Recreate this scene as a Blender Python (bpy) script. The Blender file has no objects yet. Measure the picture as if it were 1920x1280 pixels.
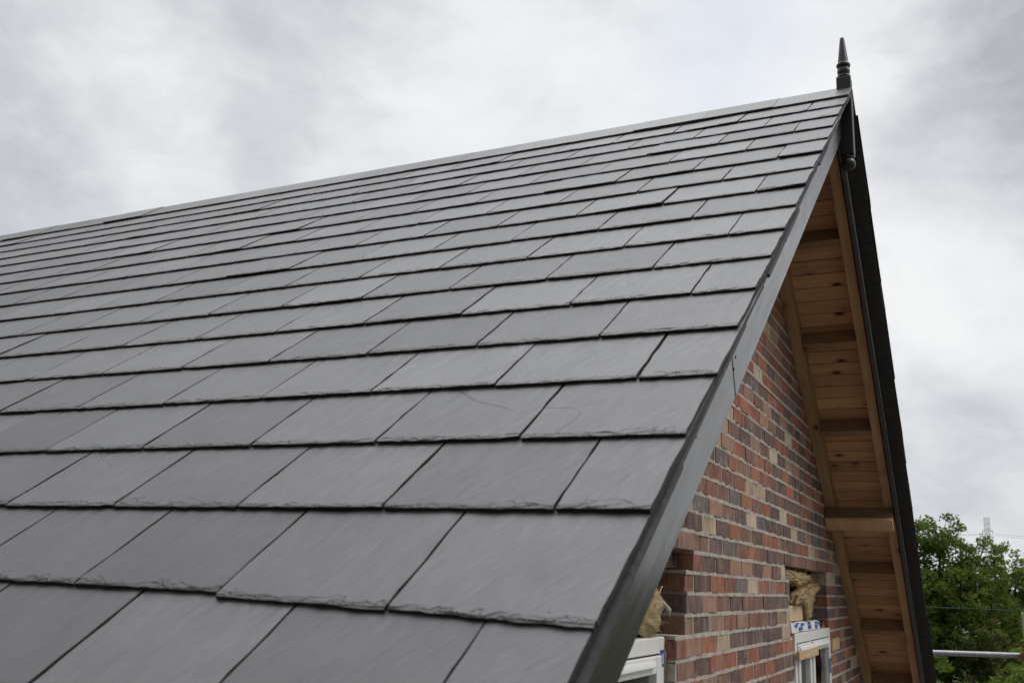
import bpy, math, random
import numpy as np
from mathutils import Vector, Matrix
from mathutils import noise as mnoise

random.seed(7)
RNG = np.random.default_rng(7)
SC = bpy.context.scene
COL = SC.collection
R = math.radians

# ------------------------------------------------------------------ camera
CAM = (0.4516, -4.6311, -2.4712)           # ridge end is the origin, x along the ridge towards the gable, z up
cam_d = bpy.data.cameras.new('camera')
cam = bpy.data.objects.new('camera', cam_d); COL.objects.link(cam)
YAW, PIT, ROL = 0.46133, 0.24319, 0.04195
fw = Vector((-math.sin(YAW)*math.cos(PIT), math.cos(YAW)*math.cos(PIT), math.sin(PIT)))
rt = Vector((math.cos(YAW), math.sin(YAW), 0)); up = rt.cross(fw)
rt2 = rt*math.cos(ROL) + up*math.sin(ROL); up2 = up*math.cos(ROL) - rt*math.sin(ROL)
cam.matrix_world = Matrix(((rt2.x, up2.x, -fw.x, CAM[0]), (rt2.y, up2.y, -fw.y, CAM[1]), (rt2.z, up2.z, -fw.z, CAM[2]), (0, 0, 0, 1)))
cam_d.sensor_width = 36; cam_d.lens = 33.566
cam_d.clip_start = 0.05; cam_d.clip_end = 6000
cam_d.dof.use_dof = True; cam_d.dof.focus_distance = 4.4; cam_d.dof.aperture_fstop = 7.0
SC.camera = cam
SC.view_settings.view_transform = 'Standard'; SC.view_settings.look = 'None'
SC.view_settings.exposure = 0.0; SC.view_settings.gamma = 1; SC.view_settings.use_curve_mapping = False

# ------------------------------------------------------------------ node helper
class NT:
    def __init__(s, tree): s.t = tree; s.t.nodes.clear()
    def n(s, typ, ins=None, **props):
        nd = s.t.nodes.new(typ)
        for k, v in props.items(): setattr(nd, k, v)
        for k, v in (ins or {}).items(): s.set(nd.inputs[k], v)
        return nd
    def set(s, sock, v):
        if isinstance(v, bpy.types.NodeSocket): s.t.links.new(v, sock)
        elif isinstance(v, bpy.types.Node): s.t.links.new(v.outputs[0], sock)
        else: sock.default_value = v
    def math(s, op, a, b=0.0, c=None, clamp=False):
        d = {0: a, 1: b}
        if c is not None: d[2] = c
        return s.n('ShaderNodeMath', d, operation=op, use_clamp=clamp).outputs[0]
    def vmath(s, op, a, b=(0, 0, 0), **kw):
        nd = s.n('ShaderNodeVectorMath', {0: a, 1: b}, operation=op)
        return nd.outputs['Value'] if op in ('DOT_PRODUCT', 'LENGTH') else nd.outputs[0]
    def mix(s, f, a, b, blend='MIX'):
        nd = s.n('ShaderNodeMix', data_type='RGBA', blend_type=blend)
        s.set(nd.inputs[0], f); s.set(nd.inputs[6], a); s.set(nd.inputs[7], b)
        return nd.outputs[2]
    def noise(s, vec, scale, detail=4, rough=0.55, dist=0.0):
        return s.n('ShaderNodeTexNoise', {'Vector': vec, 'Scale': scale, 'Detail': detail, 'Roughness': rough, 'Distortion': dist})
    def ramp(s, f, stops, interp='LINEAR'):
        nd = s.n('ShaderNodeValToRGB', {0: f}); cr = nd.color_ramp; cr.interpolation = interp
        while len(cr.elements) > 1: cr.elements.remove(cr.elements[-1])
        cr.elements[0].position = stops[0][0]; cr.elements[0].color = c4(stops[0][1])
        for p_, c_ in stops[1:]:
            e = cr.elements.new(p_); e.color = c4(c_)
        return nd.outputs[0]
    def maprange(s, v, a, b, c=0.0, d=1.0, smooth=False):
        return s.n('ShaderNodeMapRange', {0: v, 1: a, 2: b, 3: c, 4: d}, interpolation_type='SMOOTHSTEP' if smooth else 'LINEAR').outputs[0]
    def mapping(s, vec, scale=(1, 1, 1), rot=(0, 0, 0), loc=(0, 0, 0)):
        return s.n('ShaderNodeMapping', {'Vector': vec, 'Scale': scale, 'Rotation': rot, 'Location': loc}).outputs[0]
def c4(c):
    if isinstance(c, (int, float)): c = (c, c, c)
    return (c[0], c[1], c[2], 1.0)

# ------------------------------------------------------------------ sky: Nishita under a cloud deck
SUN_DIR = Vector((0.55, 0.32, 0.80)).normalized()
sun_el = math.asin(SUN_DIR.z); sun_rot = math.atan2(SUN_DIR.x, SUN_DIR.y)
world = bpy.data.worlds.new('World'); SC.world = world; world.use_nodes = True
w = NT(world.node_tree)
sky = w.n('ShaderNodeTexSky', sky_type='NISHITA', sun_disc=False, sun_elevation=sun_el, sun_rotation=sun_rot)
dirn = w.n('ShaderNodeTexCoord').outputs['Generated']
flat = w.vmath('MULTIPLY', dirn, (1, 1, 1.7))
wob = w.noise(flat, 3.2, 5, 0.55)
wobv = w.vmath('SCALE', w.vmath('SUBTRACT', wob.outputs['Color'], (0.5, 0.5, 0.5)))
wobv.node.inputs['Scale'].default_value = 0.30
wd = w.vmath('NORMALIZE', w.vmath('ADD', dirn, wobv))
warp = w.vmath('SCALE', w.vmath('SUBTRACT', w.noise(flat, 4.5, 4, .55).outputs['Color'], (.5, .5, .5))); warp.node.inputs['Scale'].default_value = .16
flw = w.vmath('ADD', flat, warp)
fb = w.noise(flw, 3.4, 8, 0.54, 0.25).outputs['Fac']
fb2 = w.noise(flw, 11.0, 7, 0.58, 0.5).outputs['Fac']
val = w.math('ADD', 0.50, w.math('ADD', w.math('MULTIPLY', w.math('SUBTRACT', fb, 0.5), 1.5), w.math('MULTIPLY', w.math('SUBTRACT', fb2, 0.5), 0.85)))
def px_dir(u, v):
    d = fw + rt2*((u-960)/1790.2) - up2*((v-640)/1790.2)
    return d.normalized()
# where the heavier and the brighter cloud banks hang in this sky (centre, angular radius, weight)
for u, v, rad, wt in [(330, 95, 260, -.20), (40, 200, 230, -.24), (200, 130, 170, -.12), (560, 215, 170, -.22), (430, 255, 120, -.12), (640, 120, 220, -.04), (60, 360, 200, -.10),
                      (330, 180, 130, .26), (140, 190, 110, .18), (300, 250, 150, .14), (470, 20, 160, .05), (330, 340, 220, .16), (560, 330, 220, .10), (760, 170, 150, .14), (900, 60, 190, .28),
                      (1080, 90, 260, .26), (1000, 240, 200, .08), (1330, 170, 260, .24), (1500, 130, 200, .22), (1180, 200, 200, .12), (1880, 240, 230, -.60), (1890, 80, 180, -.26), (1760, 160, 170, -.12), (1650, 60, 160, .16),
                      (1700, 420, 200, .32), (1830, 400, 130, .16), (1840, 620, 140, -.10), (1730, 600, 130, .16), (1880, 540, 110, .14), (1780, 680, 120, .12), (1870, 740, 160, -.02), (1740, 800, 110, -.16), (1850, 870, 130, -.12), (1790, 860, 110, -.06), (1870, 940, 120, .02)]:
    d = px_dir(u, v)
    dp = w.vmath('DOT_PRODUCT', wd, tuple(d))
    val = w.math('ADD', val, w.math('MULTIPLY', w.maprange(dp, math.cos(rad/1790*1.3), 1.0, 0, 1, True), wt*.85))
val = w.math('ADD', w.math('MULTIPLY', val, .74), .16)
cloud = w.ramp(val, [(0.0, (.40, .412, .435)), (0.25, (.515, .530, .562)), (0.50, (.635, .646, .664)), (0.72, (.730, .738, .748)), (1.0, (.80, .805, .805))])
dpb = w.vmath('DOT_PRODUCT', wd, tuple(px_dir(1360, 40)))
blue = w.math('MULTIPLY', w.maprange(dpb, math.cos(0.13), 1.0, 0, 1, True), 0.34)
cloud = w.mix(blue, cloud, c4((.56, .62, .78)))
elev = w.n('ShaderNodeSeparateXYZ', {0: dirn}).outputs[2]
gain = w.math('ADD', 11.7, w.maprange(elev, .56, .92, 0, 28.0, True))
# unseen sky towards -y dimmed, to darken the slate tails and lower courses
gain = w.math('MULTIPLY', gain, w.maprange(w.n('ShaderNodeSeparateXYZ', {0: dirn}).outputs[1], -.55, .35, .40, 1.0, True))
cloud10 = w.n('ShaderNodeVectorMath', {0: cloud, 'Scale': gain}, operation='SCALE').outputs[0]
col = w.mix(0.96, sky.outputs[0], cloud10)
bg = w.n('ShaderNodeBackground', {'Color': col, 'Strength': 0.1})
w.n('ShaderNodeOutputWorld', {'Surface': bg.outputs[0]})

sun_d = bpy.data.lights.new('sun', 'SUN'); sun_d.energy = 1.0; sun_d.angle = R(20); sun_d.color = (1, .96, .91)
sun = bpy.data.objects.new('sun', sun_d); COL.objects.link(sun)
sun.rotation_euler = SUN_DIR.to_track_quat('Z', 'Y').to_euler()

# ------------------------------------------------------------------ mesh helper
class MB:
    edge = None
    """collects faces, uvs and one tint value per face"""
    def __init__(s): s.v = []; s.f = []; s.uv = []; s.tint = []
    def face(s, pts, tint=0.5, uv=None):
        i = len(s.v); s.v += [tuple(q) for q in pts]; s.f.append(tuple(range(i, i+len(pts))))
        s.uv += list(uv) if uv else [(0, 0)]*len(pts); s.tint.append(tint)
    def hexa(s, c, tint=0.5, uvs=None):
        """c: 8 corners, bottom ring then top ring, counter-clockwise from above"""
        i = len(s.v); s.v += [tuple(q) for q in c]
        for q in ((3, 2, 1, 0), (4, 5, 6, 7), (0, 1, 5, 4), (1, 2, 6, 5), (2, 3, 7, 6), (3, 0, 4, 7)):
            s.f.append(tuple(i+k for k in q)); s.tint.append(tint)
            s.uv += [uvs[k] for k in q] if uvs else [(0, 0)]*4
    def box(s, a, b, tint=0.5, frame=None, jit=0.0, uvaxes=(0, 2), uvoff=(0, 0)):
        (x0, y0, z0), (x1, y1, z1) = a, b
        c = [(x0, y0, z0), (x1, y0, z0), (x1, y1, z0), (x0, y1, z0), (x0, y0, z1), (x1, y0, z1), (x1, y1, z1), (x0, y1, z1)]
        uvs = [(q[uvaxes[0]]+uvoff[0], q[uvaxes[1]]+uvoff[1]) for q in c]
        if jit: c = [tuple(q[k]+random.uniform(-jit, jit) for k in range(3)) for q in c]
        if frame: c = [frame(*q) for q in c]
        s.hexa(c, tint, uvs)
    def tube(s, pts, radii, n=10, tint=0.5, cap=True):
        pts = [Vector(q) for q in pts]
        if isinstance(radii, (int, float)): radii = [radii]*len(pts)
        rings = []; prev = None
        for i, q in enumerate(pts):
            t = (pts[min(i+1, len(pts)-1)] - pts[max(i-1, 0)]).normalized()
            a = prev - t*prev.dot(t) if prev is not None else None
            if a is None or a.length < 1e-6: a = t.orthogonal()
            a.normalize(); prev = a; b = t.cross(a)
            i0 = len(s.v)
            for k in range(n):
                an = 2*math.pi*k/n
                s.v.append(tuple(q + (a*math.cos(an)+b*math.sin(an))*radii[i]))
            rings.append(i0)
        for i in range(len(rings)-1):
            for k in range(n):
                k2 = (k+1) % n
                s.f.append((rings[i]+k, rings[i]+k2, rings[i+1]+k2, rings[i+1]+k)); s.tint.append(tint)
                s.uv += [(k/n, i), ((k+1)/n, i), ((k+1)/n, i+1), (k/n, i+1)]
        if cap:
            s.f.append(tuple(rings[0]+k for k in reversed(range(n)))); s.tint.append(tint); s.uv += [(0, 0)]*n
            s.f.append(tuple(rings[-1]+k for k in range(n))); s.tint.append(tint); s.uv += [(0, 0)]*n
    def lathe(s, prof, cx, cy, n=24, tint=0.5):
        s.tube([(cx, cy, z) for r, z in prof], [max(r, 1e-4) for r, z in prof], n, tint)
    def build(s, name, m, parent=None, smooth=False, bevel=0.0):
        me = bpy.data.meshes.new(name); me.from_pydata(s.v, [], s.f); me.materials.append(m)
        uvl = me.uv_layers.new(name='UVMap')
        uvl.data.foreach_set('uv', np.array(s.uv, dtype=np.float32).ravel())
        if s.edge is None and m.name.startswith('slate') and 'edge' not in m.name: s.edge = [(q[0], .4) for q in s.uv]
        if s.edge:
            el = me.uv_layers.new(name='Edge'); el.data.foreach_set('uv', np.array(s.edge, dtype=np.float32).ravel())
        at = me.attributes.new('tint', 'FLOAT', 'FACE'); at.data.foreach_set('value', np.array(s.tint, dtype=np.float32))
        if smooth:
            me.polygons.foreach_set('use_smooth', [True]*len(me.polygons))
        o = bpy.data.objects.new(name, me); COL.objects.link(o)
        if parent: o.parent = parent; o.matrix_parent_inverse = parent.matrix_world.inverted()
        if bevel:
            b = o.modifiers.new('bevel', 'BEVEL'); b.width = bevel; b.segments = 2; b.limit_method = 'ANGLE'
        if smooth: me.set_sharp_from_angle(angle=R(40))
        return o

def empty(name, loc=(0, 0, 0)):
    o = bpy.data.objects.new(name, None); COL.objects.link(o); o.location = loc
    o.matrix_world = Matrix.Translation(loc); return o
def tag(o, label=None, cat=None, group=None, kind=None):
    if label: o['label'] = label
    if cat: o['category'] = cat
    if group: o['group'] = group
    if kind: o['kind'] = kind
    return o
def mat(name):
    m = bpy.data.materials.new(name); m.use_nodes = True
    t = NT(m.node_tree); return m, t
def finish(t, col, rough=0.6, spec=0.5, height=None, dist=0.01, strength=1.0, **ins):
    d = {'Base Color': col if not isinstance(col, tuple) else c4(col), 'Roughness': rough, 'Specular IOR Level': spec}
    if height is not None:
        d['Normal'] = t.n('ShaderNodeBump', {'Height': height, 'Distance': dist, 'Strength': strength}).outputs[0]
    d.update(ins)
    b = t.n('ShaderNodeBsdfPrincipled', d)
    t.n('ShaderNodeOutputMaterial', {'Surface': b.outputs[0]})
    return b
def tint_of(t): return t.n('ShaderNodeAttribute', attribute_name='tint').outputs['Fac']
def obj_co(t): return t.n('ShaderNodeTexCoord').outputs['Object']
def uv_co(t): return t.n('ShaderNodeTexCoord').outputs['UV']

# ------------------------------------------------------------------ materials
def m_slate():
    m, t = mat('slate'); uv = uv_co(t); ti = tint_of(t)
    streak = t.noise(t.mapping(uv, (120, 17, 1)), 1.0, 6, 0.68, 0.8).outputs['Fac']
    fold = t.noise(t.mapping(uv, (16, 2.2, 1)), 1.0, 3, 0.5, 0.8).outputs['Fac']
    fine = t.noise(uv, 420, 3, 0.6).outputs['Fac']
    blot = t.noise(uv, 5.5, 4, 0.55).outputs['Fac']
    col = t.mix(t.maprange(blot, .3, .7), c4((.045, .0435, .0455)), c4((.071, .069, .0705)))
    col = t.mix(t.maprange(streak, .56, .74, 0, .52), col, c4((.054, .054, .058)))
    tone = t.maprange(ti, 0, 1, .62, 1.40)
    tv = t.n('ShaderNodeVectorMath', {0: col, 'Scale': tone}, operation='SCALE').outputs[0]
    # riven cracks: a few dark thin curves where a stretched noise crosses its middle value
    cn = t.noise(t.mapping(uv, (1.5, 3.4, 1), (0, 0, .5)), 1.0, 2, 0.35, 0.4).outputs['Fac']
    crack = t.math('MULTIPLY', t.maprange(t.math('ABSOLUTE', t.math('SUBTRACT', cn, .56)), 0.0, .0024, 1, 0), t.maprange(t.noise(uv, 3.0, 2).outputs['Fac'], .585, .66))
    scuff = t.math('MULTIPLY', t.maprange(t.noise(t.mapping(uv, (210, 26, 1)), 1.0, 4, .7, .5).outputs['Fac'], .60, .74), t.maprange(t.noise(uv, 4.5, 3, .6).outputs['Fac'], .50, .66))
    dust = t.n('ShaderNodeTexVoronoi', {'Vector': uv, 'Scale': 9.0, 'Randomness': 1.0}, feature='F1')
    spot = t.math('MULTIPLY', t.maprange(dust.outputs['Distance'], 0.020, 0.040, 1, 0), t.maprange(t.noise(uv, 2.1, 1).outputs['Fac'], .49, .54))
    tv = t.mix(t.math('MULTIPLY', crack, .75), tv, c4((.012, .012, .013)))
    tv = t.mix(t.math('MULTIPLY', scuff, .42), tv, c4((.17, .165, .16)))
    tv = t.mix(t.math('MULTIPLY', spot, .65), tv, c4((.32, .30, .23)))
    ed = t.n('ShaderNodeUVMap', uv_map='Edge').outputs[0]
    sx = t.n('ShaderNodeSeparateXYZ', {0: ed})
    rim = []
    def flake(scale, depth, lo, seed):
        nz = t.noise(t.n('ShaderNodeCombineXYZ', {0: sx.outputs[0], 1: seed, 2: t.math('MULTIPLY', sx.outputs[1], 1.5)}).outputs[0], scale, 4, .6, .3).outputs['Fac']
        lim = t.math('MULTIPLY', t.maprange(nz, lo, lo + .22), depth)
        d_ = t.math('SUBTRACT', lim, sx.outputs[1])
        rim.append(t.math('MULTIPLY', t.maprange(t.math('ABSOLUTE', d_), .0004, .0024, 1, 0), t.maprange(lim, .003, .007)))
        return t.maprange(d_, -.0006, .0016)
    fk = t.math('ADD', flake(11, .034, .50, 0.0), t.math('ADD', flake(26, .016, .44, 3.3), flake(7, .060, .60, 7.1)))
    tv = t.mix(t.math('MULTIPLY', fk, .22), tv, c4((.028, .028, .030)))
    for r_ in rim: tv = t.mix(t.math('MULTIPLY', r_, .62), tv, c4((.010, .010, .011)))
    thin = t.math('MULTIPLY', t.maprange(t.noise(t.mapping(uv, (190, 12, 1)), 1.0, 3, .5, .4).outputs['Fac'], .66, .72), t.maprange(t.noise(uv, 6.0, 3, .6).outputs['Fac'], .46, .60))
    tv = t.mix(t.math('MULTIPLY', thin, .65), tv, c4((.014, .014, .015)))
    h = t.math('ADD', t.math('MULTIPLY', fk, -2.2), 0.0)
    h = t.math('ADD', h, t.math('MULTIPLY', streak, .55))
    h = t.math('ADD', h, t.math('ADD', t.math('MULTIPLY', fold, 1.3), t.math('MULTIPLY', fine, .10)))
    h = t.math('SUBTRACT', h, t.math('MULTIPLY', crack, .5))
    rough = t.math('ADD', t.maprange(streak, .3, .7, .35, .47), t.maprange(t.math('FRACT', t.math('MULTIPLY', ti, 37.0)), 0, 1, -.05, .06))
    finish(t, tv, rough, .90, h, .0034, .62)
    return m
def m_slate_edge():
    m, t = mat('slate_edge'); uv = obj_co(t)
    lay = t.noise(t.mapping(uv, (30, 30, 30)), 6, 4, .6).outputs['Fac']
    col = t.mix(lay, c4((.012, .012, .013)), c4((.035, .035, .037)))
    finish(t, col, .7, .3, lay, .004, .8); return m
def m_black_paint():
    m, t = mat('black_paint'); uv = uv_co(t)
    grain = t.noise(t.mapping(uv, (3.5, 110, 1)), 1, 5, .6, .5).outputs['Fac']
    blot = t.noise(t.mapping(uv, (5, 14, 1)), 1, 4, .6, .6).outputs['Fac']
    col = t.mix(t.maprange(blot, .35, .7), c4((.009, .009, .010)), c4((.019, .019, .021)))
    scuff = t.maprange(t.noise(t.mapping(uv, (2.2, 9, 1)), 3, 5, .7, .3).outputs['Fac'], .62, .72)
    col = t.mix(t.math('MULTIPLY', scuff, .6), col, c4((.075, .074, .075)))
    finish(t, col, t.maprange(t.noise(t.mapping(uv, (3, 30, 1)), 1.6, 6, .7, .6).outputs['Fac'], .3, .7, .15, .30), .8, t.math('ADD', grain, t.math('MULTIPLY', blot, .8)), .0010, .32); return m
def m_black_plain():
    m, t = mat('black_finial_paint'); co = obj_co(t)
    nz = t.noise(co, 40, 4, .6).outputs['Fac']
    col = t.mix(nz, c4((.012, .012, .013)), c4((.022, .022, .023)))
    finish(t, col, .42, .5, t.noise(t.mapping(co, (60, 60, 8)), 3, 3).outputs['Fac'], .0012, .5); return m
def m_brick():
    m, t = mat('brick'); co = obj_co(t); uv = uv_co(t); ti = tint_of(t)
    base = t.ramp(ti, [(0.0, (.125, .078, .066)), (.13, (.235, .100, .072)), (.28, (.300, .112, .070)), (.41, (.205, .112, .088)), (.53, (.345, .140, .085)),
                       (.62, (.150, .100, .092)), (.74, (.36, .215, .150)), (.81, (.165, .142, .142)), (.86, (.29, .180, .135)), (.91, (.46, .345, .25)), (.96, (.56, .455, .345))], 'CONSTANT')
    drag = t.noise(t.mapping(co, (85, 85, 6)), 1.0, 6, .70, .4).outputs['Fac']
    blot = t.noise(t.mapping(co, (17, 17, 9)), 1.0, 6, .68, .5).outputs['Fac']
    grit = t.noise(co, 260, 3, .7).outputs['Fac']
    dark = t.mix(.72, base, c4((.07, .045, .042)))
    pale = t.mix(.40, base, c4((.46, .33, .25)))
    col = t.mix(t.maprange(drag, .48, .66, 0, .85), base, dark)
    col = t.mix(t.maprange(blot, .46, .66, 0, .75), col, pale)
    col = t.mix(t.maprange(t.noise(co, 6.3, 4, .6).outputs['Fac'], .56, .70, 0, .6), col, dark)
    smear = t.math('MULTIPLY', t.maprange(t.noise(t.mapping(co, (9, 9, 3)), 2.1, 5, .7).outputs['Fac'], .58, .70), .45)
    col = t.mix(smear, col, c4((.40, .36, .32)))
    sp = t.noise(t.mapping(co, (60, 60, 22)), 1.0, 4, .7).outputs['Fac']
    col = t.mix(t.maprange(sp, .60, .70, 0, .55), col, c4((.50, .42, .36)))
    col = t.n('ShaderNodeVectorMath', {0: col, 'Scale': t.maprange(t.noise(co, 3.1, 4, .6).outputs['Fac'], .3, .7, .95, 1.28)}, operation='SCALE').outputs[0]
    h = t.math('ADD', t.math('MULTIPLY', drag, .8), t.math('MULTIPLY', grit, .5))
    finish(t, col, .88, .25, h, .004, .7); return m
def m_mortar():
    m, t = mat('mortar'); co = obj_co(t)
    a = t.noise(co, 22, 6, .7).outputs['Fac']; b = t.noise(co, 180, 3, .7).outputs['Fac']
    col = t.mix(t.maprange(a, .3, .7), c4((.40, .365, .32)), c4((.68, .63, .56)))
    col = t.mix(t.maprange(t.noise(co, 75, 4, .7).outputs['Fac'], .60, .68, 0, .7), col, c4((.10, .085, .075)))
    finish(t, col, .95, .15, t.math('ADD', a, t.math('MULTIPLY', b, .4)), .012, .9); return m
def m_pine(name, c1, c2, knots=True, axis=(1.3, 24, 24)):
    m, t = mat(name); co = obj_co(t); uv = uv_co(t); ti = tint_of(t)
    g = t.noise(t.mapping(uv, (2.4, 46, 1)), 1, 5, .6, .9).outputs['Fac']
    col = t.mix(t.maprange(g, .30, .70), c4(c1), c4(c2))
    col = t.mix(t.maprange(t.noise(t.mapping(uv, (.8, 7, 1)), 1, 3).outputs['Fac'], .5, .75, 0, .45), col, c4(tuple(k*.62 for k in c1)))
    if knots:
        vo = t.n('ShaderNodeTexVoronoi', {'Vector': t.mapping(uv, (6.0, 12.5, 1)), 'Scale': 1.0, 'Randomness': 1.0}, feature='F1')
        rnd = t.n('ShaderNodeSeparateColor', {0: vo.outputs['Color']})
        kn = t.math('MULTIPLY', t.maprange(vo.outputs['Distance'], .10, .21, 1, 0, True), t.maprange(rnd.outputs[0], .46, .48))
        halo = t.math('MULTIPLY', t.maprange(vo.outputs['Distance'], .12, .42, .55, 0, True), t.maprange(rnd.outputs[0], .46, .48))
        col = t.mix(halo, col, c4((c1[0]*.6, c1[1]*.5, c1[2]*.42)))
        col = t.mix(kn, col, c4((.045, .022, .012)))
    tone = t.maprange(ti, 0, 1, .72, 1.28)
    col = t.n('ShaderNodeVectorMath', {0: col, 'Scale': tone}, operation='SCALE').outputs[0]
    finish(t, col, .62, .3, g, .0015, .5); return m
def m_upvc():
    m, t = mat('white_upvc'); co = obj_co(t)
    d = t.maprange(t.noise(co, 9, 5, .65).outputs['Fac'], .5, .75, 0, .35)
    finish(t, t.mix(d, c4((.82, .815, .79)), c4((.64, .61, .56))), .35, .5); return m
def m_plain(name, c, rough=.6, spec=.4, amt=.25, scale=14, bump=.0):
    m, t = mat(name); co = obj_co(t)
    nz = t.noise(co, scale, 5, .65).outputs['Fac']
    col = t.mix(t.maprange(nz, .3, .7), c4(tuple(k*(1-amt) for k in c)), c4(tuple(min(1, k*(1+amt)) for k in c)))
    finish(t, col, rough, spec, nz if bump else None, bump or .01, .8); return m
def m_wool(name, c1, c2):
    m, t = mat(name); uv = uv_co(t); co = obj_co(t)
    f = t.noise(t.mapping(co, (26, 26, 120)), 1, 6, .75, 1.5).outputs['Fac']
    g = t.noise(co, 7, 4, .6).outputs['Fac']
    col = t.mix(t.maprange(f, .3, .72), c4(c1), c4(c2)); col = t.mix(t.maprange(g, .52, .72, 0, .6), col, c4((.60, .50, .36)))
    finish(t, col, .95, .1, f, .02, 1.0); return m
def m_glass():
    m, t = mat('window_glass')
    gl = t.n('ShaderNodeBsdfGlossy', {'Color': c4(.9), 'Roughness': .02})
    tr = t.n('ShaderNodeBsdfTransparent', {'Color': c4((.80, .84, .83))})
    fr = t.n('ShaderNodeFresnel', {'IOR': 1.5})
    mx = t.n('ShaderNodeMixShader', {0: fr.outputs[0], 1: tr.outputs[0], 2: gl.outputs[0]})
    t.n('ShaderNodeOutputMaterial', {'Surface': mx.outputs[0]}); return m
def m_galv():
    m, t = mat('galvanised_steel'); co = obj_co(t)
    n1 = t.noise(co, 30, 5, .7).outputs['Fac']
    col = t.mix(t.maprange(n1, .35, .7), c4((.26, .27, .28)), c4((.40, .41, .42)))
    finish(t, col, .48, .5, n1, .001, .4, Metallic=.55); return m
def m_leaf(name, c1, c2):
    m, t = mat(name); ti = tint_of(t)
    col = t.mix(ti, c4(c1), c4(c2))
    df = t.n('ShaderNodeBsdfPrincipled', {'Base Color': col, 'Roughness': .6, 'Specular IOR Level': .2})
    tl = t.n('ShaderNodeBsdfTranslucent', {'Color': t.mix(.5, col, c4((.30, .42, .05)))})
    mx = t.n('ShaderNodeMixShader', {0: .34, 1: df.outputs[0], 2: tl.outputs[0]})
    t.n('ShaderNodeOutputMaterial', {'Surface': mx.outputs[0]}); return m
def m_bark():
    m, t = mat('bark'); co = obj_co(t)
    nz = t.noise(t.mapping(co, (8, 8, 1.6)), 2, 5, .7).outputs['Fac']
    finish(t, t.mix(nz, c4((.05, .04, .03)), c4((.14, .115, .085))), .9, .2, nz, .04, .8); return m
def m_meadow():
    m, t = mat('meadow'); co = obj_co(t)
    a = t.noise(co, .05, 5, .6).outputs['Fac']; b = t.noise(co, 1.6, 6, .7).outputs['Fac']
    col = t.mix(t.maprange(b, .3, .7), c4((.030, .042, .015)), c4((.065, .078, .034)))
    col = t.mix(t.maprange(a, .46, .6, 0, .8), col, c4((.11, .09, .05)))
    rad = t.n('ShaderNodeVectorMath', {0: t.mapping(co, (.75, 1, 0), (0, 0, 0), (3.0, 0, 0))}, operation='LENGTH').outputs['Value']
    edge = t.math('ADD', rad, t.math('MULTIPLY', t.noise(co, .4, 4).outputs['Fac'], 5.0))
    col = t.mix(t.maprange(edge, 15, 17, 1, 0), col, t.mix(b, c4((.085, .073, .058)), c4((.165, .145, .118))))
    finish(t, col, .9, .2, b, .08, 1.0); return m

M = dict(cut=m_plain('cut_slate', (.055, .055, .056), .7, .3, .35, 40, .003), scrap=m_plain('frayed_lining', (.58, .52, .44), .9, .2, .25, 60, .004), slate=m_slate(), edge=m_slate_edge(), paint=m_black_paint(), finial=m_black_plain(), brick=m_brick(), mortar=m_mortar(),
         pine=m_pine('pine_board', (.47, .275, .148), (.65, .405, .230)), rafter=m_pine('sawn_softwood', (.38, .240, .140), (.54, .37, .225)),
         nog=m_pine('treated_softwood', (.24, .145, .085), (.34, .22, .135)), purlin_shade=m_pine('shaded_softwood', (.15, .092, .055), (.23, .15, .09)), purlin_lit=m_pine('lit_pine', (.58, .37, .20), (.72, .50, .29), False), offcut=m_pine('clean_timber', (.48, .32, .17), (.62, .45, .27)), board=m_plain('chipboard', (.60, .46, .29), .8, .2, .12, 60),  # two purlin tones carry its shaded face and lit underside in their colour
         upvc=m_upvc(), gasket=m_plain('black_gasket', (.015, .015, .016), .6), glass=m_glass(), galv=m_galv(),
         tape=m_plain('blue_film', (.025, .11, .42), .4, .5, .2), whitefilm=m_plain('white_film', (.74, .75, .77), .4, .4, .06),
         wool=m_wool('mineral_wool', (.58, .41, .17), (.84, .70, .45)), wool2=m_wool('stained_mineral_wool', (.45, .30, .14), (.72, .55, .33)),
         foam=m_plain('expanding_foam', (.62, .44, .20), .9, .2, .25, 60, .01), block=m_plain('concrete_block', (.30, .29, .275), .95, .15, .2, 30, .004),
         dark=m_plain('dark_membrane', (.02, .02, .022), .8, .2), plaster=m_plain('plaster', (.52, .51, .49), .8, .2, .06, 4),
         bark=m_bark(), meadow=m_meadow(), rust=m_plain('rusty_wire', (.16, .075, .035), .85, .3, .4, 60, .002),
         green=m_plain('green_cord', (.025, .075, .05), .8, .3), lime=m_plain('lime_plastic', (.42, .50, .10), .5, .4, .15),
         steel=m_plain('weathered_steel', (.42, .44, .46), .7, .3, .1, 2), deckboard=m_plain('scaffold_board', (.33, .27, .2), .9, .2, .3, 6))

# ------------------------------------------------------------------ the roof geometry
P = R(36.2115); CP, SP = math.cos(P), math.sin(P)
G, T0, SW = 0.25138, 0.2244, 0.325           # gauge, first tail below the ridge, slate width
WX = -0.5323                                 # outer face of the gable wall
def near(a, t, h): return (a, -t*CP - h*SP, -t*SP + h*CP)
def far(a, t, h): return (a, t*CP + h*SP, -t*SP + h*CP)
def flip(frame):  # keeps outward windings on the mirrored slope
    return frame is far
TEAVES = 5.72; LEN = 8.9
house = empty('house', (0, 0, -7.0))
tag(house, 'red brick house under a new grey slate roof with black bargeboards', 'house')

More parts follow.
